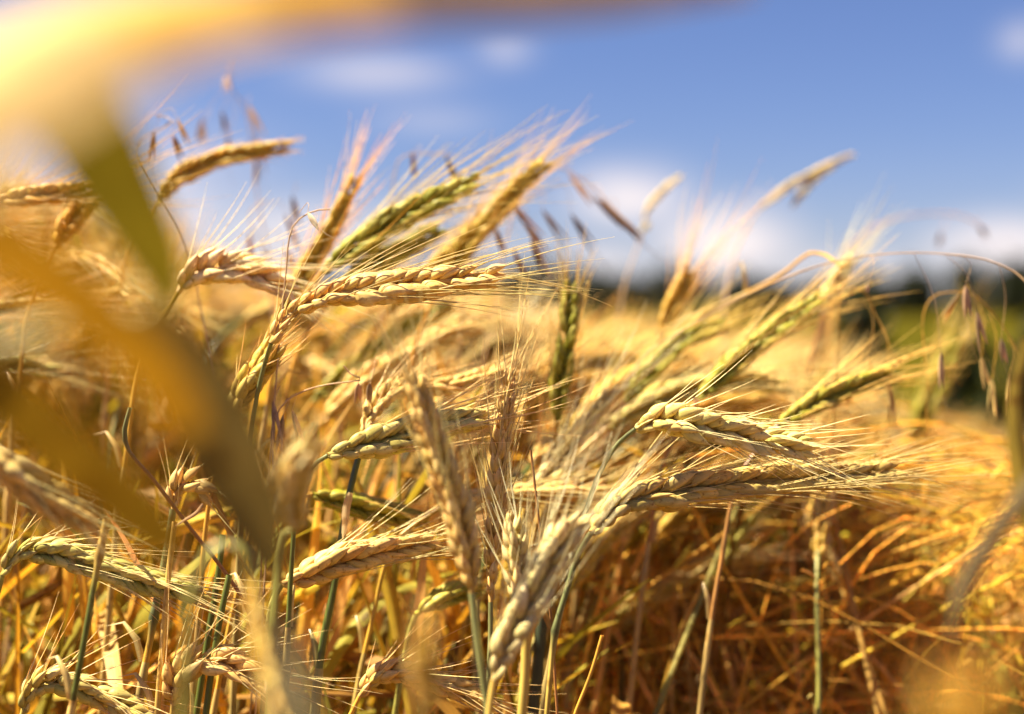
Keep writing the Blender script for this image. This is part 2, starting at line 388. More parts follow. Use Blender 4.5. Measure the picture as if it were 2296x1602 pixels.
def grain(ear, label, colour, d0, d1=None, stem=None, stem_d=None, width=12.5, awn=45, seed=0, roll=0., detail='hi', stemc=None, stemc2=None,
          node=None, spread=1., spacing=4.3, leaf=None, leafc=None, droop=.04, open_=1., group=G_TRACED, r0=1.1, sterile=0., awn_r=.24, lean=0., plump=1., rowgap=34):
    d1 = d0 if d1 is None else d1
    d0, d1 = [.5 + (q - .5) * .68 if q > .5 else q for q in (d0, d1)]
    t = np.linspace(0, 1, len(ear))
    if stemc is None:
        stemc = 'olive' if stem is not None else ('brown' if ear[0][0] > 1300 else 'orange')
        if stem is None: r0 = .8
    E = [W(x, y, d0 + (d1 - d0) * k) for (x, y), k in zip(ear, t)]
    if stem is None:
        T = unit(E[1] - E[0]); b = E[0]
        S = [b, b - T * .018 + np.array([0, 0, -.010]), b - T * .03 + np.array([0, 0.0, -.045])]
    else:
        sd_ = stem_d if stem_d is not None else d0
        m = len(stem); S = [E[0]] + [W(x, y, d0 + (sd_ - d0) * ((i + 1) / m)) for i, (x, y) in enumerate(stem)]
    P, foot = ground_stem(S, None)
    P = spline(P[::3] if len(P) > 20 else P, 120)
    P = dense(spline(S + [P[-1] * .6 + np.array(S[-1]) * .4 + np.array([0, 0, 0]), foot], 200))
    root = empty("grain_stalk", foot, label, "grain stalk", group)
    sm = stem_mesh(P, STEMC[stemc], STEMC[stemc2] if stemc2 else None, node_at=node, r0=r0, r1=r0 * 1.5)
    link("stem", sm.mesh("stem", M_stem, foot), root)
    h, bd = build_ear(E, colour, width=width, awn=awn, seed=seed, roll=roll, detail=detail, spread=spread, spacing=spacing, droop=droop, open_=open_, sterile=sterile, awn_r=awn_r, plump=plump, rowgap=rowgap)
    ea = link("ear", h.mesh("ear", M_husk, foot), root)
    if awn > 0: link("beard", bd.mesh("beard", M_awn, foot), ea)
    for (lp, ld, lw, lc, fold, tw) in (leaf or []):
        lt = np.linspace(0, 1, len(lp)); dd = ld if isinstance(ld, (list, tuple)) else (ld, ld)
        Lp = spline([W(x, y, dd[0] + (dd[1] - dd[0]) * k) for (x, y), k in zip(lp, lt)], 40)
        u = np.linspace(0, 1, 40); wd = lw * .001 * np.interp(u, [0, .12, .5, .85, 1], [.55, .95, 1, .6, .03])
        mb = MB(); mb.blade(Lp, wd, VIEW, lc, fold, tw)
        link("leaf", mb.mesh("leaf", M_leaf, foot), root)
    HEROES.append((np.mean(np.array(ear), 0), label))
    return root

# ------------------------------------------------------------------ the setting
def simple_mat(name, fn):
    m = bpy.data.materials.new(name); m.use_nodes = True; fn(m.node_tree, m.node_tree.nodes['Principled BSDF']); return m
def ramp(nt_, src, stops):
    r = nt_.nodes.new('ShaderNodeValToRGB'); e = r.color_ramp.elements
    while len(e) < len(stops): e.new(.5)
    for k, (p, c) in zip(e, stops): k.position = p; k.color = (*c, 1)
    nt_.links.new(src, r.inputs[0]); return r.outputs[0]
def m_soil(t, p):
    tcx = t.nodes.new('ShaderNodeTexCoord'); n1 = t.nodes.new('ShaderNodeTexNoise'); n1.inputs['Scale'].default_value = 14; n1.inputs['Detail'].default_value = 8
    t.links.new(tcx.outputs['Object'], n1.inputs['Vector'])
    t.links.new(ramp(t, n1.outputs[0], [(.3, (.05, .024, .006)), (.55, (.10, .052, .012)), (.75, (.18, .10, .025))]), p.inputs['Base Color'])
    p.inputs['Roughness'].default_value = .95; p.inputs['Specular IOR Level'].default_value = 0
def m_green(t, p):
    tcx = t.nodes.new('ShaderNodeTexCoord'); n1 = t.nodes.new('ShaderNodeTexNoise'); n1.inputs['Scale'].default_value = .05; n1.inputs['Detail'].default_value = 6
    t.links.new(tcx.outputs['Object'], n1.inputs['Vector'])
    t.links.new(ramp(t, n1.outputs[0], [(.35, (.035, .034, .004)), (.6, (.07, .055, .005)), (.8, (.12, .08, .009))]), p.inputs['Base Color'])
    p.inputs['Roughness'].default_value = .9; p.inputs['Specular IOR Level'].default_value = 0
def sheet(name, xs, ys, zf, mat):
    mb = MB(); X, Y = np.meshgrid(xs, ys); Z = zf(X, Y)
    V = np.stack([X, Y, Z], -1).reshape(-1, 3)
    mb.add(V, mb.grid_idx(1, len(ys), len(xs), False), np.array([.5, .5, .5]), np.zeros((len(V), 2)))
    o = link(name, mb.mesh(name, mat)); o['kind'] = 'structure'; return o
def zhill(X, Y): return 0 * X - .0002 * np.clip(Y - 30, 0, 200)
sheet("ground", np.r_[-6000, -900, -150, np.linspace(-20, 20, 41), 150, 900, 6000], np.r_[-300, -20, np.linspace(-2, 30, 33), 60, 200, 900, 7000], lambda X, Y: -.02 + .01 * np.sin(X * 3 + Y * 2) * (np.abs(X) < 30) * (Y < 31), simple_mat("soil", m_soil))
sheet("far_meadow", np.linspace(-900, 900, 31), np.r_[12, np.linspace(45, 700, 30)], lambda X, Y: .03 + 0 * X, simple_mat("meadow", m_green))
def hillf(X, Y): return 0.0 + (28 + 12 * np.sin(X / 520. + 1) + 6 * np.sin(X / 170.)) * np.sin(np.pi * np.clip((Y - 2600) / 2400, 0, 1))
sheet("far_hills", np.linspace(-3500, 3500, 80), np.linspace(2600, 5000, 14), hillf, simple_mat("hill", m_green))

# distant wood: crowns of leaf clumps along the far edge of the meadow
def leaf_clumps(centres, rads, n, size, cols, r):
    mb = MB()
    tot = []
    for c, rd, k, col in zip(centres, rads, n, cols):
        v = unit(r.normal(0, 1, (k, 3))) * (r.random((k, 1)) ** .45)
        v = v * (1 + .22 * np.sin(v[:, :1] * 7 + c[0]) * np.cos(v[:, 2:] * 6))
        tot.append((np.array(c) + v * np.array(rd), np.array(col) * (1 + r.normal(0, .25, (k, 1)))))
    P = np.vstack([a for a, _ in tot]); C = np.clip(np.vstack([b for _, b in tot]), .01, .6)
    k = len(P); A = unit(r.normal(0, 1, (k, 3))); B = unit(np.cross(A, r.normal(0, 1, (k, 3))))
    tv = np.array([[-1, 0, 0], [0, -.6, .12], [1, 0, 0], [0, .6, .12]], float); tq = np.array([[0, 1, 2, 3]])
    s = size * (.6 + .8 * r.random(k)); 
    mb.inst(tv, tq, np.zeros((4, 2)), P, A, B, np.cross(A, B), np.stack([s, s, s], 1), C)
    return mb
r_ = np.random.default_rng(3)
cs, rd, nn, cc = [], [], [], []
for i in range(200):
    x = -200 + i * 2.0 + r_.normal(0, 1); h = 7.2 + 1.8 * math.sin(i * .13 + 1) + r_.normal(0, .9) + .9 * (x > 30)
    cs.append((x, 250 + r_.normal(0, 6), h * .5)); rd.append((3.4, 3.2, h * .58)); nn.append(400); cc.append((.022, .028, .007))
o = link("distant_wood", leaf_clumps(cs, rd, nn, .62, cc, r_).mesh("distant_wood", M_leaf)); o['kind'] = 'stuff'
o['label'] = "dark green wood along the far edge of the field"; o['category'] = "wood"

# low dark shrubs standing in the gap beyond the crop on the right
def shrub(px, py, d, wpx, hpx, label, col):
    c = W(px, py, d); k = d / FPX; rr = np.random.default_rng(int(px))
    w, top = wpx * k / 2, c[2] + hpx * k / 2
    root = empty("field_shrub", (c[0], c[1], 0), label, "shrub", "dark shrubs beyond the crop")
    cs, rd, n_, cl = [], [], [], []
    for i in range(9):
        cs.append((c[0] + rr.uniform(-.7, .7) * w, c[1] + rr.uniform(-.5, .5) * w, top * rr.uniform(.55, .8))); rd.append((w * .55, w * .5, top * .27)); n_.append(900); cl.append(col)
    link("foliage", leaf_clumps(cs, rd, n_, .05 * min(1, d / 7), cl, rr).mesh("foliage", M_leaf, (c[0], c[1], 0)), root)
    mb = MB()
    for i in range(5):
        e = np.array(cs[i]); mb.tubes(spline([(c[0], c[1], 0), (c[0] * .6 + e[0] * .4, c[1], top * .35), e], 8)[None], np.linspace(.02, .006, 8), 6, np.array([.12, .08, .04]))
    link("stem", mb.mesh("stem", M_stem, (c[0], c[1], 0)), root)
shrub(1950, 800, 2.6, 150, 170, "dark shrub right of the pale upright blade, beyond the crop", (.03, .042, .01))
shrub(2235, 825, 2.2, 230, 240, "wide dark shrub behind the yellow-green plant at the right edge", (.026, .036, .008))
shrub(1560, 740, 13, 150, 90, "low dark shrub seen through the crop right of the upright green ear", (.07, .08, .02))
shrub(1010, 780, 8, 90, 90, "small dark shrub seen behind the long sharp ear in the middle", (.07, .08, .02))

# ------------------------------------------------------------------ traced stalks, sharp ones first
grain([(1325, 1195), (1375, 1140), (1480, 1108), (1620, 1088), (1750, 1076), (1862, 1070), (2000, 1056)], "sharp tan-pink ear lying long and nearly level at centre right, green at its base", 'straw', .485, .55,
      stem=[(1300, 1235), (1272, 1320), (1243, 1420), (1235, 1500), (1226, 1602)], width=13.4, awn=50, seed=11, stemc='bluegreen', stemc2='straw', node=.036, r0=.95, roll=R(8), spacing=4.6,
      leaf=[([(1243, 1420), (1232, 1400), (1222, 1370), (1226, 1345)], .487, 2.2, (.36, .20, .07), .5, .8)])
grain([(1425, 962), (1470, 945), (1550, 950), (1640, 968), (1730, 990), (1800, 1003)], "crisp arched ear with two bright rows of plump kernels, upper right of centre", 'pale', .50, .50,
      stem=[(1385, 995), (1345, 1060), (1312, 1150), (1285, 1250), (1250, 1400), (1215, 1602)], width=12.4, awn=28, seed=12, open_=1.5, plump=1.1, rowgap=42,  stemc='bluegreen', r0=.8, roll=R(88), spread=1.15, droop=0., spacing=3.8, stem_d=.52)
grain([(608, 770), (640, 715), (700, 677), (790, 655), (900, 642), (1010, 630), (1100, 622)], "sharp straw-green ear in mid picture, bending right, thin at its base", 'straw', .50, .505,
      stem=[(598, 800), (580, 870), (560, 980), (540, 1200)], width=13.4, awn=46, seed=13, stemc='bluegreen', r0=.8, roll=R(-12), sterile=.22, spacing=5.0, stem_d=.53)
grain([(735, 1022), (800, 1003), (870, 985), (940, 962), (1010, 948), (1070, 944)], "crisp ear with long parallel awns, half hidden behind the upright tan ear", 'green', .495, .52,
      stem=[(700, 1045), (670, 1110), (655, 1250)], width=12.8, awn=44, seed=14, stemc='green', r0=.8, roll=R(-10), droop=-.04, spacing=4.8)
grain([(812, 992), (832, 925), (870, 885), (925, 868), (990, 866), (1060, 850), (1120, 830)], "pale curved ear arching over the crisp long-awned one, on a dark green stem", 'straw', .54, .60,
      stem=[(800, 1040), (785, 1100), (765, 1210), (748, 1320), (722, 1450), (705, 1602)], width=8.5, awn=25, seed=15, stemc='green', r0=1.2, stem_d=.52,
      leaf=[([(745, 1320), (738, 1390), (720, 1480), (700, 1602)], .53, 2.5, (.55, .42, .10), .3, .4), ([(786, 1105), (778, 1130), (772, 1180), (768, 1210)], .515, 3, (.70, .52, .25), .3, .4)])
grain([(1058, 1330), (1048, 1250), (1030, 1170), (1000, 1075), (965, 975), (933, 862)], "thick upright tan ear leaning left in the middle, grey in its shaded side", 'pink', .44, .435,
      stem=[(1066, 1400), (1080, 1500), (1096, 1602)], width=10.6, awn=34, seed=16, stemc='bluegreen', roll=R(40), spread=.9, droop=-.1, r0=1.15)
grain([(1100, 1350), (1103, 1250), (1112, 1150), (1118, 1050), (1130, 940), (1143, 845)], "slim upright ear with loose kernels and tall awns, right of the thick tan one", 'straw', .515, .52,
      stem=[(1100, 1420), (1096, 1500), (1090, 1602)], width=9.2, awn=36, seed=17, stemc='bluegreen', roll=R(70), spread=1.0, droop=-.12, spacing=5.4, r0=.9)
grain([(1108, 1525), (1135, 1450), (1170, 1380), (1212, 1300), (1252, 1225), (1285, 1180)], "large diagonal ear low in the middle with a white-lit left side and dark right side", 'cream', .435, .44,
      stem=[(1100, 1570), (1094, 1640)], width=12.8, awn=36, seed=18, roll=R(5), stemc='straw', droop=-.15, spread=1.5)
grain([(1178, 1390), (1170, 1320), (1160, 1250), (1152, 1180)], "small bright upright ear with spiky white awns beside the large diagonal ear", 'cream', .475, .475,
      stem=[(1182, 1450), (1180, 1520), (1172, 1602)], width=9.5, awn=24, open_=1.3, seed=19, roll=R(30), stemc='straw', droop=-.1, spread=1.6)
grain([(5, 1290), (35, 1245), (100, 1238), (190, 1258), (290, 1292), (380, 1318), (440, 1332)], "sharp green-straw ear arching to the right at the lower left edge", 'green', .50, .505,
      stem=[(-8, 1340), (-22, 1450), (-30, 1602)], width=11, awn=36, seed=20, roll=R(15), r0=1.0)
grain([(50, 1602), (62, 1562), (100, 1530), (165, 1536), (240, 1568), (300, 1600), (340, 1625)], "ear bending over in the bottom left corner, behind the dark green stem", 'green', .50, .50,
      width=11, awn=34, seed=21, roll=R(25), r0=1.0)
grain([(632, 1310), (680, 1292), (750, 1262), (820, 1243), (890, 1228), (955, 1215)], "pink-tan ear with fat glossy kernels pointing right, lower centre left", 'pink', .50, .53,
      stem=[(612, 1345), (600, 1450), (590, 1602)], width=12.6, awn=42, seed=22, roll=R(25), droop=-.1, spacing=4.9)
grain([(932, 1380), (968, 1352), (1010, 1335), (1058, 1320)], "short greenish ear half hidden behind the foot of the thick tan ear", 'lime', .56, .58,
      stem=[(918, 1420), (905, 1490), (885, 1602)], width=11, awn=28, seed=23, roll=R(65))
grain([(806, 1562), (835, 1526), (880, 1511), (930, 1517), (985, 1532), (1035, 1550), (1085, 1575)], "green-white ear arching over at the bottom edge, left of centre", 'straw', .52, .52,
      width=10.5, awn=30, seed=24, roll=R(55), droop=-.05)
grain([(388, 1582), (396, 1528), (428, 1490), (480, 1480), (540, 1500), (600, 1535)], "pinkish ear hooked over to the right near the bottom, left of the grey blur", 'pink', .50, .50,
      width=12.5, awn=36, seed=25, open_=1.4, rowgap=40, roll=R(80), droop=-.05, stemc='straw')
grain([(-70, 990), (0, 1037), (62, 1085), (130, 1132), (192, 1165)], "blurred grey-tan ear with long yellow awns at the left edge", 'pink', .41, .42,
      stem=[(-130, 980), (-200, 1100)], width=11.5, awn=38, seed=26, roll=R(35))
grain([(388, 1142), (400, 1098), (430, 1082), (460, 1100)], "small golden hooked ear hanging between two blurred dark leaves", 'straw', .52, .52,
      stem=[(380, 1190), (368, 1265), (350, 1353), (338, 1430), (322, 1510), (308, 1602)], width=10.5, awn=22, seed=27, stemc='bluegreen', stemc2='orange', node=.040, r0=1.25,
      leaf=[([(343, 1350), (322, 1298), (272, 1198), (232, 1140)], (.515, .49), 1.9, (.66, .40, .20), .3, .8)])
grain([(668, 1185), (650, 1130), (655, 1070), (690, 1010)], "pale out-of-focus knot of kernels pointing at the viewer, left of centre", 'cream', .40, .37,
      stem=[(650, 1180), (637, 1220), (622, 1310), (612, 1450)], width=12.5, awn=16, seed=28, roll=R(40))
grain([(700, 1108), (775, 1128), (860, 1150), (945, 1166)], "greenish ear lying below the crisp long-awned one, slightly soft", 'lime', .56, .58, width=10.5, awn=34, seed=29, roll=R(10))
grain([(1000, 1132), (1100, 1120), (1210, 1108), (1330, 1098)], "soft straw ear level behind the tops of the small bright ear", 'straw', .57, .59, width=10.5, awn=40, seed=30, roll=R(30))
grain([(1130, 1180), (1210, 1090), (1290, 985), (1360, 890)], "hazy pink-tan ear with a spray of awns rising right of the slim upright ear", 'cream', .62, .64, width=10, awn=55, seed=31, detail='md', spread=1.8)
# softer ears behind
grain([(345, 462), (395, 405), (465, 366), (550, 345), (640, 330)], "blurred golden ear curving against the sky at upper left", 'gold', .72, .72, width=10.5, awn=10, seed=40, detail='md')
grain([(600, 790), (650, 680), (700, 590), (745, 510), (798, 402)], "blurred olive-gold ear leaning right below the sky, left of the green diagonal one", 'gold', .66, .66, width=9.5, awn=38, seed=41, detail='md')
grain([(722, 610), (800, 552), (880, 500), (975, 452), (1055, 412)], "blurred green ear with white-lit upper row reaching diagonally into the sky", 'lime', .62, .63, width=12.2, awn=55, seed=42, detail='hi', spread=1.3)
grain([(745, 665), (820, 603), (900, 560), (975, 520)], "yellow-green ear just under the green diagonal one", 'lime', .66, .67, width=11.5, awn=46, seed=43, detail='md')
grain([(985, 640), (1050, 545), (1110, 480), (1165, 415), (1215, 372)], "blurred orange-gold ear reaching into the sky, right of the green diagonal one", 'gold', .68, .68, width=10.8, awn=42, seed=44, detail='md')
grain([(870, 700), (940, 640), (1010, 575), (1080, 500)], "soft golden ear between the green diagonal and the orange-gold ear", 'gold', .73, .74, width=12, awn=46, seed=45, detail='md')
grain([(398, 655), (430, 622), (500, 603), (575, 615), (645, 648)], "soft cream ear with two rows of big round kernels, right of the upper dark leaf", 'cream', .57, .57, width=13.5, awn=40, seed=46, open_=1.6, rowgap=42, roll=R(88), droop=-.05)
grain([(1248, 945), (1258, 850), (1272, 750), (1280, 655)], "dark green upright ear standing alone behind the centre", 'lime', .63, .63, width=11.5, awn=26, seed=47, detail='hi')
grain([(1565, 895), (1650, 812), (1740, 740), (1825, 680)], "pale green-white ear leaning right, at the right of the picture", 'lime', .64, .65, width=11.5, awn=45, seed=48)
grain([(1745, 952), (1830, 902), (1910, 868), (1995, 838)], "green-white blurred ear pointing right above the crisp arched ear's awns", 'lime', .60, .63, width=10.5, awn=45, seed=49)
grain([(1480, 740), (1505, 690), (1525, 650), (1540, 618)], "short orange-brown ear under white blurred awns, right of centre", 'gold', .75, .75, width=11, awn=60, seed=50, detail='md', spread=1.6)
grain([(1400, 900), (1470, 820), (1540, 760), (1620, 730)], "yellow-green blurred ear left of the pale green-white one", 'lime', .70, .72, width=11, awn=45, seed=51, detail='md')
grain([(520, 935), (545, 880), (580, 830), (612, 785)], "orange ear with oval kernels rising to the foot of the central straw-green ear", 'gold', .53, .53, width=12, awn=20, seed=52, roll=R(60), spread=1.3)
grain([(700, 900), (790, 825), (890, 750), (1000, 690)], "broad yellow-green blurred ear running diagonally below the central ear", 'lime', .72, .74, width=12, awn=30, seed=53, detail='md')
grain([(-20, 455), (60, 440), (140, 430), (215, 422)], "orange-pink blurred ear lying level at the upper left edge", 'gold', .62, .62, width=10, awn=60, seed=54, detail='md', spread=1.8, droop=-.15)
grain([(120, 560), (160, 500), (215, 440)], "short blurred gold ear just below the level one at the upper left", 'gold', .64, .64, width=10, awn=40, seed=55, detail='md')
grain([(1845, 700), (1860, 660), (1880, 620), (1905, 585)], "faint pale ear below the bent brown stem on the right", 'cream', .78, .78, width=8, awn=40, seed=56, detail='md')
grain([(2040, 1000), (2090, 880), (2140, 770)], "blurred yellow-green ear in front of the wide dark shrub", 'lime', .95, .95, width=15, awn=40, seed=57, detail='md')
grain([(560, 1290), (575, 1380), (592, 1470), (615, 1560), (640, 1640)], "blurred orange ear hanging down at the bottom, left of the grey stem", 'gold', .33, .32,
      stem=[(540, 1220), (500, 1210), (440, 1300), (420, 1500)], width=5.5, awn=14, seed=58, roll=R(20))
grain([(955, 1640), (952, 1560), (950, 1490), (955, 1410)], "out-of-focus brown ear standing at the bottom edge in front of the arching one", 'gold', .29, .29, width=6.5, awn=8, seed=59)
grain([(2140, 1720), (2150, 1640), (2165, 1565)], "big orange blur of an ear very near the lens in the bottom right corner", 'gold', .17, .16, width=9, awn=6, seed=60)

# bare stems between them
def bare_stem(pts, d, label, col, col2=None, node=None, r0=1.1, leaf=None, name="bare_stem", group="bare stems between the ears"):
    t = np.linspace(0, 1, len(pts)); dd = d if isinstance(d, (list, tuple)) else (d, d)
    S = [W(x, y, dd[0] + (dd[1] - dd[0]) * k) for (x, y), k in zip(pts, t)]
    P, foot = ground_stem(S, None); P = dense(spline(S + [foot], 200))
    sm = stem_mesh(P, STEMC[col] if isinstance(col, str) else col, STEMC[col2] if col2 else None, node_at=node, r0=r0, r1=r0 * 1.25)
    if leaf:
        root = empty(name, foot, label, "stem", group); link("stem", sm.mesh("stem", M_stem, foot), root)
        for (lp, ld, lw, lc, fold, tw) in leaf:
            lt = np.linspace(0, 1, len(lp)); l2 = ld if isinstance(ld, (list, tuple)) else (ld, ld)
            Lp = spline([W(x, y, l2[0] + (l2[1] - l2[0]) * k) for (x, y), k in zip(lp, lt)], 40); u = np.linspace(0, 1, 40)
            mb = MB(); mb.blade(Lp, lw * .001 * np.interp(u, [0, .12, .5, .85, 1], [.55, .95, 1, .6, .03]), VIEW, lc, fold, tw)
            link("leaf", mb.mesh("leaf", M_leaf, foot), root)
        return root
    o = link(name, sm.mesh(name, M_stem, foot), None, foot); o['label'] = label; o['category'] = "stem"; o['group'] = group
    return o
bare_stem([(238, 1165), (215, 1290), (190, 1430), (158, 1602)], .465, "thick dark green stem crossing the ear at the lower left, pale at its broken top", 'straw', 'green', node=.012, r0=1.15)
bare_stem([(392, 1170), (380, 1268), (368, 1400), (352, 1602)], .50, "straw and green stem just right of the orange jointed stem", 'straw', 'olive', node=.075, r0=1.0)
bare_stem([(500, 1200), (486, 1310), (468, 1420), (440, 1602)], .52, "dark green upright stem, left of the pair below the grey leaf", 'green', r0=1.15)
bare_stem([(514, 1290), (495, 1380), (478, 1480), (461, 1602)], .50, "dark green upright stem, right of the pair below the grey leaf", 'green', r0=1.1)
bare_stem([(292, 915), (277, 980), (353, 1087), (428, 1187), (504, 1283), (550, 1355), (580, 1450)], (.50, .51), "kinked brown stem running diagonally down to the right at the left", 'bluegreen', 'brown', node=.0108, r0=.75,
          leaf=[([(455, 1130), (440, 1150), (415, 1166), (392, 1180)], .49, 1.3, (.62, .40, .2), .3, .4), ([(470, 1090), (500, 1160), (540, 1250), (580, 1320)], .52, 2.2, (.45, .24, .06), .3, .4)])
bare_stem([(637, 1200), (622, 1290), (610, 1400), (600, 1602)], .46, "blurred green stem left of the pink-tan ear", 'green', r0=1.0)
bare_stem([(1190, 1010), (1203, 1120), (1212, 1200), (1232, 1350)], .49, "dark needle-like dry stem standing behind the large diagonal ear", 'brown', r0=.45)
bare_stem([(1350, 1425), (1325, 1510), (1288, 1602)], .50, "thin straw blade rising at the bottom, right of the jointed stem", 'orange', r0=.6)
bare_stem([(1225, 1330), (1212, 1420), (1205, 1510), (1195, 1602)], .56, "very dark broad stem behind the straw jointed stem at the bottom", (.05, .06, .03), r0=2.4)
bare_stem([(1100, 1340), (1098, 1450), (1094, 1602)], .53, "thin grey stem directly under the slim upright ear", 'bluegreen', r0=.8)
bare_stem([(1180, 1400), (1178, 1500), (1170, 1602)], .46, "pale sheathed stem at the bottom below the large diagonal ear", 'straw', r0=1.6)
bare_stem([(935, 1300), (910, 1450), (870, 1602)], .60, "green stem right of the dark crop gap at the bottom", 'green', r0=1.2)
bare_stem([(540, 1375), (525, 1470), (515, 1602)], .56, "small pale budding shoot above the hooked pinkish ear", 'straw', r0=.7)

# bent, broken stem and stray grasses on the right
bare_stem([(1890, 600), (1850, 572), (1815, 568), (1760, 610), (1690, 650), (1600, 690), (1500, 735)], (.60, .66), "dry brown stem snapped over in a knee against the horizon at right", 'orange', r0=.7)
G_OAT = "wild oats rising above the crop"
def oat(pts, d, label, spik, side=0., col='pink', r0=.3, slen=17, sw=.85, scol=(.34, .20, .10), seed=0, foot_at=None):
    rr = np.random.default_rng(seed)
    t = np.linspace(0, 1, len(pts)); dd = d if isinstance(d, (list, tuple)) else (d, d)
    S = [W(x, y, dd[0] + (dd[1] - dd[0]) * k) for (x, y), k in zip(pts, t)]
    F = W(foot_at[0], foot_at[1], dd[1]) if foot_at else None
    _, foot = ground_stem(S, None)
    P = dense(spline(S + [foot], 200))
    root = empty("wild_oat", foot, label, "wild oat", G_OAT)
    sm = stem_mesh(P, STEMC[col], r0=r0, r1=r0 * 1.5, sides=6)
    sps = []
    for (x0, y0, x1, y1, L_) in spik:
        a = W(x0, y0, dd[0] + (dd[1] - dd[0]) * .2); e = W(x1, y1, dd[0] + (dd[1] - dd[0]) * .2 + rr.uniform(-.01, .01))
        m_ = (a + e) / 2 + np.array([.002, 0, .004])
        sm.tubes(spline([a, m_, e], 7)[None], np.full(7, .12 * .001), 4, np.array(STEMC[col]))
        sps.append((e, unit(unit(e - a) * .5 + np.array([rr.uniform(-.15, .35) + side, 0, -.9])), L_))
    link("stem", sm.mesh("stem", M_stem, foot), root)
    for (e, dv, L_) in sps:
        mb = MB(); tv, tq, tuv, _ = KT_MD
        for k in (-1, 1):
            dk = unit(dv + np.array([k * rr.uniform(.05, .16), 0, 0])); X = unit(np.cross(np.array([0, 1., 0]), dk)); Y = np.cross(dk, X)
            ww = sw * rr.uniform(.75, 1.2); mb.inst(tv, tq, tuv, e[None], X[None], Y[None], dk[None], np.array([[ww * .001, ww * .0008, L_ * .001 * rr.uniform(.8, 1.1)]]), np.array([scol]) * (1 + .25 * k) * rr.uniform(.7, 1.4))
        mb.tubes(np.array([[e + dv * L_ * .0008, e + dv * L_ * .0013 + np.array([.001, 0, 0]), e + dv * L_ * .0019 + np.array([.004, 0, .001])]]), np.array([.1, .08, .03]) * .001, 3, np.array(scol))
        link("spikelet", mb.mesh("spikelet", M_oat, foot), root)
    return root
oat([(520, 130), (510, 180), (548, 240), (565, 330), (575, 420), (600, 560)], .74, "wild oat with dark hanging spikelets before the sky at upper left", [(520, 160, 498, 250, 15), (545, 230, 556, 235, 22), (530, 215, 512, 305, 15), (565, 300, 572, 310, 22), (560, 290, 575, 355, 15), (515, 190, 455, 265, 13), (515, 190, 505, 168, 14), (470, 250, 456, 280, 10)], seed=1)
oat([(350, 260), (395, 265), (300, 330), (340, 420), (400, 520), (440, 640)], .60, "wild oat stooping left of the blurred golden ear", [(350, 260, 398, 268, 14), (350, 262, 345, 295, 14), (370, 280, 388, 305, 12)], seed=2)
oat([(1440, 540), (1400, 500), (1350, 440), (1300, 400), (1255, 375), (1180, 420), (1130, 560)], .68, "wild oat arching right from the orange-gold ear with long dark spikelets", [(1262, 376, 1275, 390, 20), (1290, 398, 1330, 440, 26), (1320, 420, 1350, 450, 24), (1350, 450, 1385, 480, 18), (1240, 400, 1280, 480, 22), (1200, 420, 1215, 470, 22)], seed=3, side=.75, scol=(.26, .16, .10))
oat([(1240, 640), (1205, 560), (1160, 480), (1120, 430), (1080, 460), (1050, 600)], .63, "second wild oat drooping below the arching one, in front of pale sky", [(1130, 440, 1150, 460, 20), (1160, 480, 1180, 500, 20), (1190, 520, 1190, 540, 18), (1120, 440, 1110, 510, 14), (1230, 600, 1150, 560, 14)], seed=4, side=.6)
oat([(1020, 350), (960, 345), (900, 350), (880, 420), (860, 600)], .66, "thin wild oat with one level spikelet above the green diagonal ear", [(940, 348, 925, 342, 14), (980, 346, 1000, 352, 18)], seed=5)
oat([(2340, 700), (2290, 620), (2220, 585), (2120, 570), (1980, 570), (1850, 592), (1720, 640), (1600, 700), (1450, 790)], (.56, .60), "long thin brown grass arching right across the horizon", [(2160, 575, 2165, 640, 17), (1950, 572, 1945, 640, 3), (2240, 595, 2245, 760, 12), (2120, 572, 2190, 700, 16), (2050, 570, 2110, 790, 15)], seed=6, slen=12, scol=(.50, .34, .18), r0=.27)
oat([(2215, 520), (2160, 485), (2080, 480), (1980, 500), (1900, 560), (1860, 700)], .85, "faint thin grass arching above the long brown one", [(2180, 495, 2195, 505, 12), (2130, 483, 2110, 520, 10)], seed=7, scol=(.3, .2, .14), r0=.4)
oat([(740, 470), (690, 476), (662, 500), (640, 620)], .52, "tiny pale oat husk beside the leaning olive-gold ear", [(670, 478, 690, 478, 8)], seed=8, scol=(.75, .62, .42), r0=.3)
oat([(600, 450), (560, 470), (590, 560), (610, 700)], .70, "blurred brown oat left of the leaning olive-gold ear", [(600, 460, 640, 480, 20), (580, 480, 560, 520, 18), (600, 520, 640, 560, 18), (660, 420, 655, 440, 20)], seed=9, scol=(.45, .26, .16))
oat([(770, 820), (800, 850), (830, 850), (700, 870), (640, 900), (610, 1100)], .52, "dry grass with narrow hanging husks left of the pale curved ear", [(800, 835, 803, 860, 9), (828, 838, 829, 860, 9), (640, 900, 635, 930, 17), (650, 890, 655, 920, 17), (620, 880, 612, 900, 17)], seed=10, scol=(.42, .26, .14))
oat([(1990, 760), (1960, 700), (1935, 650), (1900, 640), (1880, 800)], .60, "dry oat hanging before the dark shrub on the right", [(1960, 700, 1990, 840, 17), (1975, 730, 2000, 880, 15), (1950, 690, 1945, 800, 13)], seed=11, col='orange', r0=.2, scol=(.60, .43, .14), sw=.7)
oat([(2290, 800), (2240, 720), (2180, 660), (2100, 660), (2080, 900)], .60, "dry oat with long husks hanging at the right edge", [(2190, 670, 2200, 800, 18), (2220, 700, 2225, 850, 16), (2260, 760, 2265, 840, 18), (2170, 660, 2150, 660, 19)], seed=12, col='orange', r0=.2, scol=(.60, .43, .14), sw=.7)

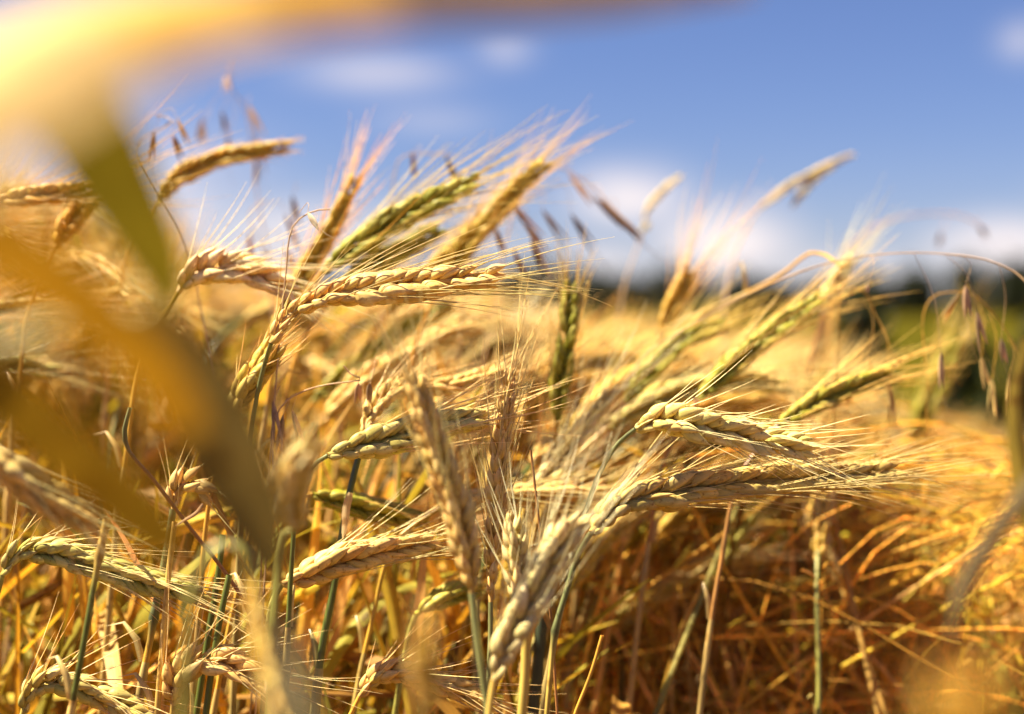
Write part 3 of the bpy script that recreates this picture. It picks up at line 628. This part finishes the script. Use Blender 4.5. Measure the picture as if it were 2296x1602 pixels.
G_HEAD = "grass heads standing against the sky"
def grass_head(pts, d, label, head, width=4.6, seed=0):
    S = [W(x, y, d) for (x, y) in pts]; _, foot = ground_stem(S, None); P = dense(spline(S + [foot], 200))
    root = empty("grass_stalk", foot, label, "grass stalk", G_HEAD)
    link("stem", stem_mesh(P, (.62, .45, .28), r0=.35, r1=1.0, sides=6).mesh("stem", M_stem, foot), root)
    for k, hp in enumerate(head):
        E = [W(x, y, d) for (x, y) in hp]
        h, b = build_ear(E, 'cream', width=width, awn=3, seed=seed + k, detail='md', spacing=2.6, open_=.7)
        link("seed_head", h.mesh("seed_head", M_husk, foot), root)
grass_head([(1900, 350), (1820, 385), (1760, 425), (1700, 470), (1660, 540), (1630, 640), (1620, 800)], .80, "forked cream grass head highest against the blue sky at right", [[(1700, 468), (1765, 420), (1830, 385), (1908, 348)], [(1775, 465), (1805, 425), (1840, 390), (1870, 372)]], width=5.6, seed=70)
grass_head([(1520, 400), (1480, 430), (1450, 480), (1440, 520), (1400, 640), (1380, 800)], .80, "single cream grass head against the blue sky, left of the forked one", [[(1442, 492), (1462, 455), (1490, 425), (1522, 398)], [(1435, 525), (1450, 505)]], width=5.2, seed=74)

# ------------------------------------------------------------------ leaves almost touching the lens
G_NEAR = "out-of-focus plants close to the lens"
def near_plant(label, blades, foot, stempts=None, name="leafy_stalk"):
    root = empty(name, foot, label, "leafy stalk", G_NEAR)
    if stempts is not None:
        P = dense(spline(stempts + [foot], 100)); link("stem", stem_mesh(P, STEMC['olive'], r0=1.5, r1=2.0).mesh("stem", M_stem, foot), root)
    for (lp, ld, ws, lc, fold, tw, curl, lab) in blades:
        lt = np.linspace(0, 1, len(lp)); l2 = ld if isinstance(ld, (list, tuple)) else (ld, ld)
        Lp = spline([W(x, y, l2[0] + (l2[1] - l2[0]) * k) for (x, y), k in zip(lp, lt)], 50)
        u = np.linspace(0, 1, 50); wd = np.interp(u, np.linspace(0, 1, len(ws)), ws) * .001
        mb = MB(); mb.blade(Lp, wd, VIEW, lc, fold, tw, curl)
        o = link("leaf", mb.mesh("leaf", M_leaf, foot), root)
        if lab: o['label'] = lab
ft = np.array([-.12, .10, 0.])
near_plant("huge sunlit leaf blur filling the top left corner, a dark tip hanging below", [
    ([(-350, 330), (-150, 200), (60, 95), (300, 0), (700, -45), (1150, -45), (1680, -60)], (.11, .18), [17, 18, 17, 14, 11.5, 10, 5], [(.90, .69, .28)] * 16 + [(.86, .58, .15)] * 8 + [(.55, .32, .04)] * 6 + [(.20, .11, .012)] * 20, .42, .0, 0.0, "sunlit yellow leaf"),
    ([(60, 120), (150, 230), (225, 350), (290, 470), (350, 580), (388, 690)], (.19, .22), [9, 12.5, 12.5, 11, 8.5, 4], (.075, .068, .006), .3, .0, 0.0, "olive hanging leaf tip")],
    ft, [W(-350, 250, .105), W(-900, 900, .11), np.array([-.12, .10, .6])])
ft = np.array([-.14, .13, 0.])
near_plant("two blurred bronze leaves sloping down from the left edge", [
    ([(-250, 440), (-40, 530), (110, 630), (240, 735), (350, 850), (430, 980)], (.15, .188), [7.8, 8.4, 8.4, 7.6, 6.6, 4.5], (.17, .105, .007), .4, .5, 0.0, "upper bronze leaf"),
    ([(-250, 720), (-60, 840), (60, 935), (170, 1035), (280, 1130), (390, 1240)], (.19, .225), [8.5, 9, 9, 9, 9, 6.5], (.115, .07, .006), .3, .1, 0.0, "lower bronze leaf")],
    ft, [W(-250, 400, .15), W(-600, 900, .15), np.array([-.14, .13, .6])])
ft = np.array([-.04, .17, 0.])
near_plant("grey-green blurred leaf slanting down between the bronze leaves and the pale kernel knot", [
    ([(330, 700), (400, 830), (455, 940), (510, 1050), (560, 1160), (605, 1290)], (.235, .245), [6, 12.0, 14.5, 13.5, 11, 5.0], (.12, .10, .03), .5, .2, 0.0, "grey-green leaf")],
    ft, [W(330, 700, .20), W(-500, 900, .2), np.array([-.10, .18, .6])])
near_plant("grey blurred upright blade at the bottom, left of centre", [
    ([(700, 1720), (668, 1600), (655, 1500), (648, 1400)], (.21, .22), [5, 5, 4.5, 1.5], (.15, .125, .06), .3, .2, 0.0, None)], np.array([-.01, .19, 0.]), [W(700, 1720, .21), np.array([-.012, .2, .6])])
near_plant("thin dull straw blade slanting, blurred, at the right edge", [
    ([(2420, 960), (2300, 1110), (2210, 1230), (2155, 1330), (2130, 1430)], (.30, .31), [3.5, 4.2, 4.2, 3.8, 1.5], (.34, .28, .13), .3, .2, 0.0, None)], np.array([.12, .25, 0.]), [W(2420, 960, .26), W(2600, 1400, .26), np.array([.13, .25, .5])])
near_plant("dull yellow blurred blade standing at the right edge above the thin slanting one", [
    ([(2340, 1250), (2290, 1050), (2280, 900), (2300, 760)], (.36, .37), [6, 6, 5, 2], (.34, .24, .03), .3, .2, 0.0, None)], np.array([.16, .37, 0.]), [W(2340, 1250, .36), np.array([.16, .37, .6])])
near_plant("pale straw blade standing upright before the horizon at right", [
    ([(1835, 900), (1845, 800), (1862, 700), (1885, 610)], (.80, .80), [8, 10, 9, 3], (.55, .42, .16), .3, .5, 0.0, None)], np.array([.2, .80, 0.]), [W(1835, 900, .80), np.array([.2, .8, .7])], )

# ------------------------------------------------------------------ the crop behind: separate plants, then the mass
def crop_top(px):
    return np.interp(px, [-200, 0, 250, 380, 450, 640, 900, 1200, 1300, 1500, 1900, 2000, 2150, 2400], [330, 400, 430, 560, 590, 600, 620, 680, 760, 790, 830, 950, 980, 960])

def local_plant(seed, lean, colour, bend, detail='md', leaves=2, height=1.0):
    """a whole plant at the origin: stem ~height, ear nodding towards +x by `bend` radians"""
    r = np.random.default_rng(seed)
    top = height; a0 = lean; 
    # stem and ear follow one curve that bends over
    pts = [np.array([0, 0, -.4]), np.array([0, 0, 0.])]; ang = 0.; z = 0
    L_ = [.3] * 2 + [.08] * 4 + [.02] * 4
    tot = sum(L_); 
    for i, l in enumerate(L_):
        ang = lean * (0.2 + .8 * i / len(L_)) + bend * .45 * max(0, (i - 5) / 4.) ** 1.5
        pts.append(pts[-1] + l * np.array([math.sin(ang), .12 * math.sin(seed * 1.7) * math.sin(ang + i), math.cos(ang)]))
    e = [pts[-1]]; 
    for k in range(5):
        ang += bend * .55 / 5; e.append(e[-1] + .0165 * np.array([math.sin(ang), 0, math.cos(ang)]))
    S = dense(spline(pts[::-1], 120), .010, .4)
    cs = [STEMC['olive'], STEMC['straw'], STEMC['green'], STEMC['orange']][seed % 4]
    sm = stem_mesh(S, cs, r0=.9, r1=1.7, sides=7)
    h, b = build_ear(e, colour, width=r.uniform(10, 12.8), awn=r.uniform(32, 50), seed=seed, roll=r.uniform(0, 1.5), detail=detail, ref=np.array([0, 1., 0]), droop=.0)
    lv = []
    for k in range(leaves):
        z0 = r.uniform(.70, .93) * height; i = np.argmin(abs(S[:, 2] - z0)); p0 = S[i]; a = r.uniform(0, 6.28) if k else r.uniform(-.6, .6)
        dx = np.array([math.cos(a), math.sin(a), 0]); l = r.uniform(.10, .22); fall = r.uniform(.2, 1.6)
        lp = [p0, p0 + dx * l * .25 + np.array([0, 0, l * .35]), p0 + dx * l * .6 + np.array([0, 0, l * (.42 - .2 * fall)]), p0 + dx * l * (.9 - .1 * fall) + np.array([0, 0, l * (.2 - .6 * fall)])]
        u = np.linspace(0, 1, 24); mb = MB(); c = [(.60, .36, .07), (.52, .27, .035), (.34, .30, .035), (.68, .46, .16)][int(r.integers(4))]
        mb.blade(spline(lp, 24), r.uniform(4, 7) * .001 * np.interp(u, [0, .12, .5, .85, 1], [.5, .95, 1, .6, .03]), np.array([0, 0, 1.]), c, r.uniform(.1, .6), r.uniform(-3, 3), r.uniform(-.5, .5))
        lv.append(mb)
    tip = e[-1]
    return sm, h, b, lv, tip

VAR = []
VC = [('gold', 'golden'), ('straw', 'straw-coloured'), ('pink', 'pinkish tan'), ('lime', 'yellow-green'), ('gold', 'golden'), ('green', 'greenish straw'), ('straw', 'straw-coloured'), ('cream', 'pale cream'), ('gold', 'golden'), ('pink', 'pinkish tan'), ('straw', 'straw-coloured'), ('lime', 'yellow-green')]
BEND = [1.2, .6, 1.9, .9, .35, 1.5, 2.3, .8, 1.6, .5, 1.1, .7]
for i, ((c, cn), bd_) in enumerate(zip(VC, BEND)):
    sm, h, b, lv, tip = local_plant(100 + i, .10 + .05 * (i % 3), c, bd_)
    VAR.append((sm.mesh("stem", M_stem), h.mesh("ear", M_husk), b.mesh("beard", M_awn), [m.mesh("leaf", M_leaf) for m in lv], tip, cn,
                'upright' if bd_ < .65 else ('leaning' if bd_ < 1.15 else ('bent-over' if bd_ < 1.7 else 'drooping'))))
G_BACK = "grain stalks of the crop behind"
HP = np.array([p for p, _ in HEROES])
NICK = {}
used = set()
ANCH = [(1600, 1100, "the long level ear"), (1620, 965, "the crisp arched ear"), (850, 650, "the central straw-green ear"), (870, 985, "the crisp long-awned ear"), (990, 1080, "the thick tan upright ear"),
        (1190, 1370, "the large diagonal ear"), (220, 1270, "the arched ear at the left edge"), (800, 1250, "the pink-tan ear"), (490, 1500, "the pinkish hooked ear"), (500, 350, "the golden ear on the sky"),
        (880, 500, "the green diagonal ear"), (1120, 470, "the orange-gold ear"), (520, 620, "the cream two-rowed ear"), (1265, 800, "the dark green upright ear"), (1700, 790, "the pale green-white ear"),
        (1870, 890, "the green-white blurred ear"), (2230, 830, "the wide dark shrub"), (1850, 570, "the snapped brown stem"), (300, 460, "the hanging dark leaf tip"), (200, 650, "the upper bronze leaf"),
        (200, 1050, "the lower bronze leaf"), (500, 1050, "the grey-green leaf"), (2180, 1300, "the slanting blade at right"), (2150, 1560, "the orange corner blur"), (1230, 1500, "the straw jointed stem"),
        (190, 1430, "the thick dark green stem"), (950, 1530, "the arching ear at the bottom")]
def where(px, py, extra=0):
    ds = sorted(ANCH, key=lambda a: math.hypot(a[0] - px, (a[1] - py)))
    a = ds[extra]
    dx, dy = px - a[0], py - a[1]
    if abs(dx) > 1.6 * abs(dy): s = "right of" if dx > 0 else "left of"
    elif abs(dy) > 1.6 * abs(dx): s = "below" if dy > 0 else "above"
    else: s = ("lower right of" if dx > 0 else "lower left of") if dy > 0 else ("upper right of" if dx > 0 else "upper left of")
    far = "just" if math.hypot(dx, dy) < 170 else ("well" if math.hypot(dx, dy) > 330 else "")
    return (far + " " + s).strip() + " " + a[2]
def blur_word(d): return "soft" if d < .75 else ("blurred" if d < 1.0 else ("faint blurred" if d < 1.4 else "small hazy"))
def label_for(base, px, py, d):
    for k in range(4):
        for b in (blur_word(d),):
            t = f"{b} {base} {where(px, py, k)}"
            if t not in used: used.add(t); return t
    for k in range(4):
        for s in ("the nearer", "the farther", "the taller", "the lower"):
            pass
    t = f"{blur_word(d)} {base} {where(px, py, 0)}"
    t2 = t + (", high in the frame" if py < 700 else (", at mid height" if py < 1100 else ", low in the frame"))
    used.add(t2); return t2

PLACED = []
r = np.random.default_rng(42)
NPL = 262
for i in range(NPL):
    d = .62 + .85 * (i / NPL) ** 1.15
    vi = int(r.integers(len(VAR))); st, er, be, lvs, tip, cn, pose = VAR[vi]
    for attempt in range(30):
        px = r.uniform(-120, 2420) if i % 3 else r.uniform(1230, 1930); t = crop_top(px); py_skip = True
        # lower right is mostly fine dry grass: fewer ears there
        if px > 1350 and py_skip and r.random() < .1: continue
        py = t + (abs(r.normal(0, 1)) * 260 + 20 if d < 1.0 else abs(r.normal(0, 1)) * 120 + 10)
        if px > 1400 and py > 1040: continue
        if px > 2000 and d < .95: continue
        if i % 3 == 0 and px > 760: continue
        if d < .80 and np.min(np.hypot(HP[:, 0] + 60 - px, (HP[:, 1] - py))) < 125: continue
        break
    py = min(py, 1500)
    yaw = r.normal(0, .65); c, s = math.cos(yaw), math.sin(yaw)
    tgt = W(px, py, d); hs = tgt[2] / tip[2]
    if hs < .6: continue
    hs = min(hs, 1.25)
    foot = np.array([tgt[0] - (tip[0] * c - tip[1] * s), tgt[1] - (tip[0] * s + tip[1] * c), 0])
    root = empty("grain_stalk", foot, label_for(f"{cn} {pose} ear", px, py, d), "grain stalk", G_BACK)
    root.rotation_euler = (0, 0, yaw)
    zo = tip[2] * (hs - 1)
    o = link("stem", st, root); o.scale = (1, 1, hs)
    # ear sits where the stretched stem ends
    e0 = tip[2]
    o = link("ear", er, root, (0, 0, zo)); link("beard", be, o)
    o0 = root.children[0]; o0.scale = (1, 1, 1); o0.location = (0, 0, zo)   # stem keeps its shape, its foot sinks in or is lengthened
    for m in lvs: link("leaf", m, root, (0, 0, zo))
    if zo > 0:
        o0.location = (0, 0, 0); o0.scale = (1, 1, 1); o0.location = (0, 0, zo)
    PLACED.append((px, py, d))

# crop mass: everything farther off that nobody could count
def crop_mass():
    hb_, bb_, sb, lb = MB(), MB(), MB(), MB()
    rr = np.random.default_rng(5)
    # prototypes as arrays, stamped many times
    protos = []
    for i in range(11):
        near = i >= 6; i0 = i; i = i % 6
        c = ['gold', 'straw', 'lime', 'gold', 'pink', 'straw'][i]
        h, b = MB(), MB(); 
        bend = [1.3, .8, .5, 1.8, 1.1, .7][i]
        pts = [np.array([0, 0, -.40]), np.array([.02, 0, .30]), np.array([.05, 0, .60])]; ang = .15
        for k in range(5):
            ang += bend * .45 / 5; pts.append(pts[-1] + .07 * np.array([math.sin(ang), 0, math.cos(ang)]))
        e = [pts[-1]]
        for k in range(4):
            ang += bend * .55 / 4; e.append(e[-1] + .022 * np.array([math.sin(ang), 0, math.cos(ang)]))
        build_ear(e, c, width=11.5 if near else 14, awn=42, seed=300 + i0, detail='md' if near else 'lo', roll=i * .5, ref=np.array([0, 1., 0]), droop=0, husk=h, beard=b, awn_r=.25 if near else .5)
        b.tubes(spline(pts, 9)[None], np.full(9, .0014), 4, np.array([STEMC['olive'], STEMC['straw'], STEMC['orange']][i % 3]))
        apex = max(q_[2] for q_ in e)
        for k in range(2):
            z0 = pts[3 + k]; a = rr.uniform(0, 6.3); dx = np.array([math.cos(a), math.sin(a), 0])
            b.blade(spline([z0, z0 + dx * .05 + np.array([0, 0, .05]), z0 + dx * .13 + np.array([0, 0, -.02 * k * 3])], 7), np.array([3, 7, 8, 7, 6, 4, .3]) * .001, np.array([0, 0, 1.]), (.58, .34, .06), .3, 1.5)
        for mb in (h, b):
            mb.V = np.vstack(mb.v); mb.Q = np.vstack(mb.q); mb.C = np.vstack(mb.c); mb.U = np.vstack(mb.uv)
        protos.append((h, b, apex + .012, e[-1][0]))
    hq, bq = MB(), MB()
    n = 0
    for (dmin, dmax, cnt) in ((.68, 1.1, 460), (1.05, 2.2, 1150), (2.2, 3.4, 700), (3.2, 8, 1500), (8, 26, 2600)):
        d = np.sqrt(rr.uniform(dmin ** 2, dmax ** 2, cnt)); px = rr.uniform(-200, 2500, cnt)
        pyt = np.interp(px, [-200, 0, 640, 1200, 1300, 1900, 2000, 2400], [690, 690, 690, 735, 780, 800, 940, 960])
        # the crop is tall on the left and thins and sinks to the right; farther off it levels at eye height
        k = np.clip((d - 1.5) / 6, 0, 1)
        top = pyt + (745 - pyt) * k * (pyt > 700) * .8 + (np.abs(rr.normal(0, 1, cnt))) * np.interp(d, [1.5, 3, 8, 26], [95, 55, 25, 10]) - np.interp(d, [1.5, 3, 8, 26], [30, 15, 4, 0]) * (px < 1250)
        nr = dmax < 1.2
        if nr:
            lf = rr.random(cnt) < .3; px = np.where(lf, rr.uniform(-150, 520, cnt), rr.uniform(1180, 1900, cnt))
            top = np.where(lf, np.interp(px, [-150, 250, 560], [430, 470, 640]) + rr.random(cnt) * 220, np.interp(px, [1230, 1960], [700, 790]) + rr.random(cnt) ** 1.2 * 260)
        for j in range(cnt):
            if nr and lf[j]: d[j] += .2
            h, b, hz, tx = protos[int(rr.integers(6, 11)) if nr else int(rr.integers(6))]
            tgt = W(px[j], top[j], d[j]); sc_ = 1.0; zo = tgt[2] - hz
            if zo < -.45 or zo > .42: zo = max(min(zo, .42), -.45)
            if px[j] > 1880 and not nr and (d[j] > 4 or top[j] < 930 + 30 * math.sin(px[j] * .02)): continue
            yaw = rr.normal(0, .7); c, s = math.cos(yaw), math.sin(yaw); Rm = np.array([[c, -s, 0], [s, c, 0], [0, 0, 1.]])
            f = .85 * rr.choice([.35, .6, .9, 1.1]) * (1 + .25 * math.sin(tgt[0] * 4 + 1.3) * math.sin(tgt[1] * 3)); xy = 1.0 if d[j] < 8 else 1.8
            for src, dst in ((h, hq), (b, bq)):
                V = src.V * np.array([xy, xy, 1]) @ Rm.T + np.array([tgt[0] - tx * xy * c, tgt[1] - tx * xy * s, zo])
                V[:, 2] = np.maximum(V[:, 2], -.01)
                dst.add(V, src.Q, np.clip(src.C * f, 0, .9), src.U)
    a = link("standing_crop", hq.mesh("standing_crop", M_husk)); a['kind'] = 'stuff'; a['label'] = "mass of blurred ears filling the field to the horizon"; a['category'] = "crop"
    a = link("crop_straw", bq.mesh("crop_straw", M_leaf)); a['kind'] = 'stuff'; a['label'] = "blurred straw, awns and leaves of the far crop"; a['category'] = "straw"
crop_mass()

# undergrowth of dry blades, and the tangle of fine brown grass on the right
def thatch():
    rr = np.random.default_rng(9); mb = MB(); 
    cols = np.array([(.68, .44, .05), (.54, .34, .03), (.34, .19, .022), (.72, .50, .13), (.42, .32, .03), (.24, .22, .025), (.74, .52, .20), (.48, .38, .03), (.58, .43, .05), (.34, .32, .03)])
    for j in range(6500):
        d = .56 + 1.5 * rr.random() ** 1.3; px = rr.uniform(-250, 2550); t = crop_top(px) + 90
        py = t + (1800 - t) * rr.random() ** .8
        right = px > 1250
        if d > .8: py = t + (1400 - t) * rr.random()
        py = max(py, t + rr.random() * 200)
        if py < 1150: d = max(d, .70 + .3 * rr.random())
        if right and rr.random() < .42: continue
        if right: d = .80 + 1.3 * rr.random()
        l = rr.uniform(.06, .18)
        if px > 1250: l = rr.uniform(.10, .26); tilt_m = 1
        if px > 1250: py = max(py, t - 60 + .45 * l * FPX / d)
        p0 = W(px, py, d)
        if p0[2] < .1: continue
        tilt = rr.normal(.35, .55); yaw = rr.uniform(-.9, .9)
        dv = np.array([math.sin(tilt) * math.cos(yaw), math.sin(tilt) * math.sin(yaw), math.cos(tilt)]); sg = rr.normal(0, .35)
        pts = [p0 - dv * l * .5, p0 + np.array([sg * l * .2, 0, 0]), p0 + dv * l * .5 + np.array([sg * l * .3, 0, -abs(sg) * l * .5])]
        u = np.linspace(0, 1, 10); w = rr.uniform(1.2, 5.5 if not right else 3.6) * .001
        mb.blade(spline(pts, 10), w * np.array([.6, .9, 1, 1, 1, .95, .85, .7, .4, .05]), np.array(VIEW) + rr.normal(0, .5, 3), cols[int(rr.integers(10))] * rr.choice([.5, .9, 1.1, 1.25]), rr.uniform(.1, .5), rr.uniform(-2, 2))
    o = link("dry_undergrowth", mb.mesh("dry_undergrowth", M_leaf)); o['kind'] = 'stuff'; o['label'] = "dense dry leaves and straw between the stalks"; o['category'] = "undergrowth"
    mb = MB()
    for j in range(3600):
        d = .62 + .85 * rr.random(); px = rr.uniform(1250, 2500); py = rr.uniform(950, 1750)
        a = rr.choice([rr.normal(1.35, .2), rr.normal(.5, .4), rr.normal(-.45, .3), rr.normal(-.45, .3)]); l = rr.uniform(.08, .24)
        py = max(py, crop_top(px) + 10 + .8 * l * abs(math.cos(a)) * FPX / d)
        p0 = W(px, py, d)
        if p0[2] < .1: continue
        dv = np.array([math.sin(a), rr.normal(0, .3), math.cos(a)]); dv /= np.linalg.norm(dv)
        pts = [p0 - dv * l * .5, p0, p0 + dv * l * .4 + np.array([.005, 0, -.004]), p0 + dv * l * .75 + np.array([.02, 0, -.25 * l])]
        c = cols[int(rr.choice([0, 1, 2, 7, 0, 3]))] * rr.choice([.55, 1.15, 1.5]); P = spline(pts, 12)
        mb.tubes(P[None], np.linspace(.5, .2, 12) * .001 * rr.uniform(.6, 1.9), 4, c)
        if rr.random() < .13:      # small narrow seed husks
            k = int(rr.integers(5, 14)); ii = rr.integers(3, 12, k); O = P[ii]; dd = unit(dv + rr.normal(0, .35, (k, 3)) + np.array([0, 0, -.3])); X = unit(np.cross(dd, VIEW)); tv, tq, tuv, _ = KT_LO
            mb.inst(tv, tq, tuv, O, X, np.cross(dd, X), dd, np.stack([np.full(k, .0011), np.full(k, .0009), rr.uniform(.010, .020, k)], 1), np.clip(c * rr.uniform(.7, 1.5, (k, 1)), 0, .8))
    for j in range(900):       # long straws standing and leaning through the tangle
        d = rr.uniform(.66, 1.5); px = rr.uniform(1230, 2500); tp = crop_top(px) + rr.uniform(20, 420)
        p1 = W(px, tp, d); a = rr.normal(.25, .3); l = .5
        dv = np.array([math.sin(a), rr.normal(0, .15), math.cos(a)]); sg = rr.normal(.03, .03)
        P = spline([p1 - dv * l, p1 - dv * l * .5 + np.array([-sg, 0, 0]), p1, p1 + np.array([.03, 0, -.012 * rr.random()])], 12)
        mb.tubes(P[None], np.linspace(1.0, .35, 12) * .001 * rr.uniform(.5, 1.3), 5, np.minimum(cols[int(rr.choice([0, 0, 3, 1, 7, 8, 6]))] * rr.choice([.6, 1.0, 1.3]), .9))
    o = link("brown_grass", mb.mesh("brown_grass", M_oat)); o['kind'] = 'stuff'; o['label'] = "tangle of fine brown grass at the lower right"; o['category'] = "grass"
thatch()
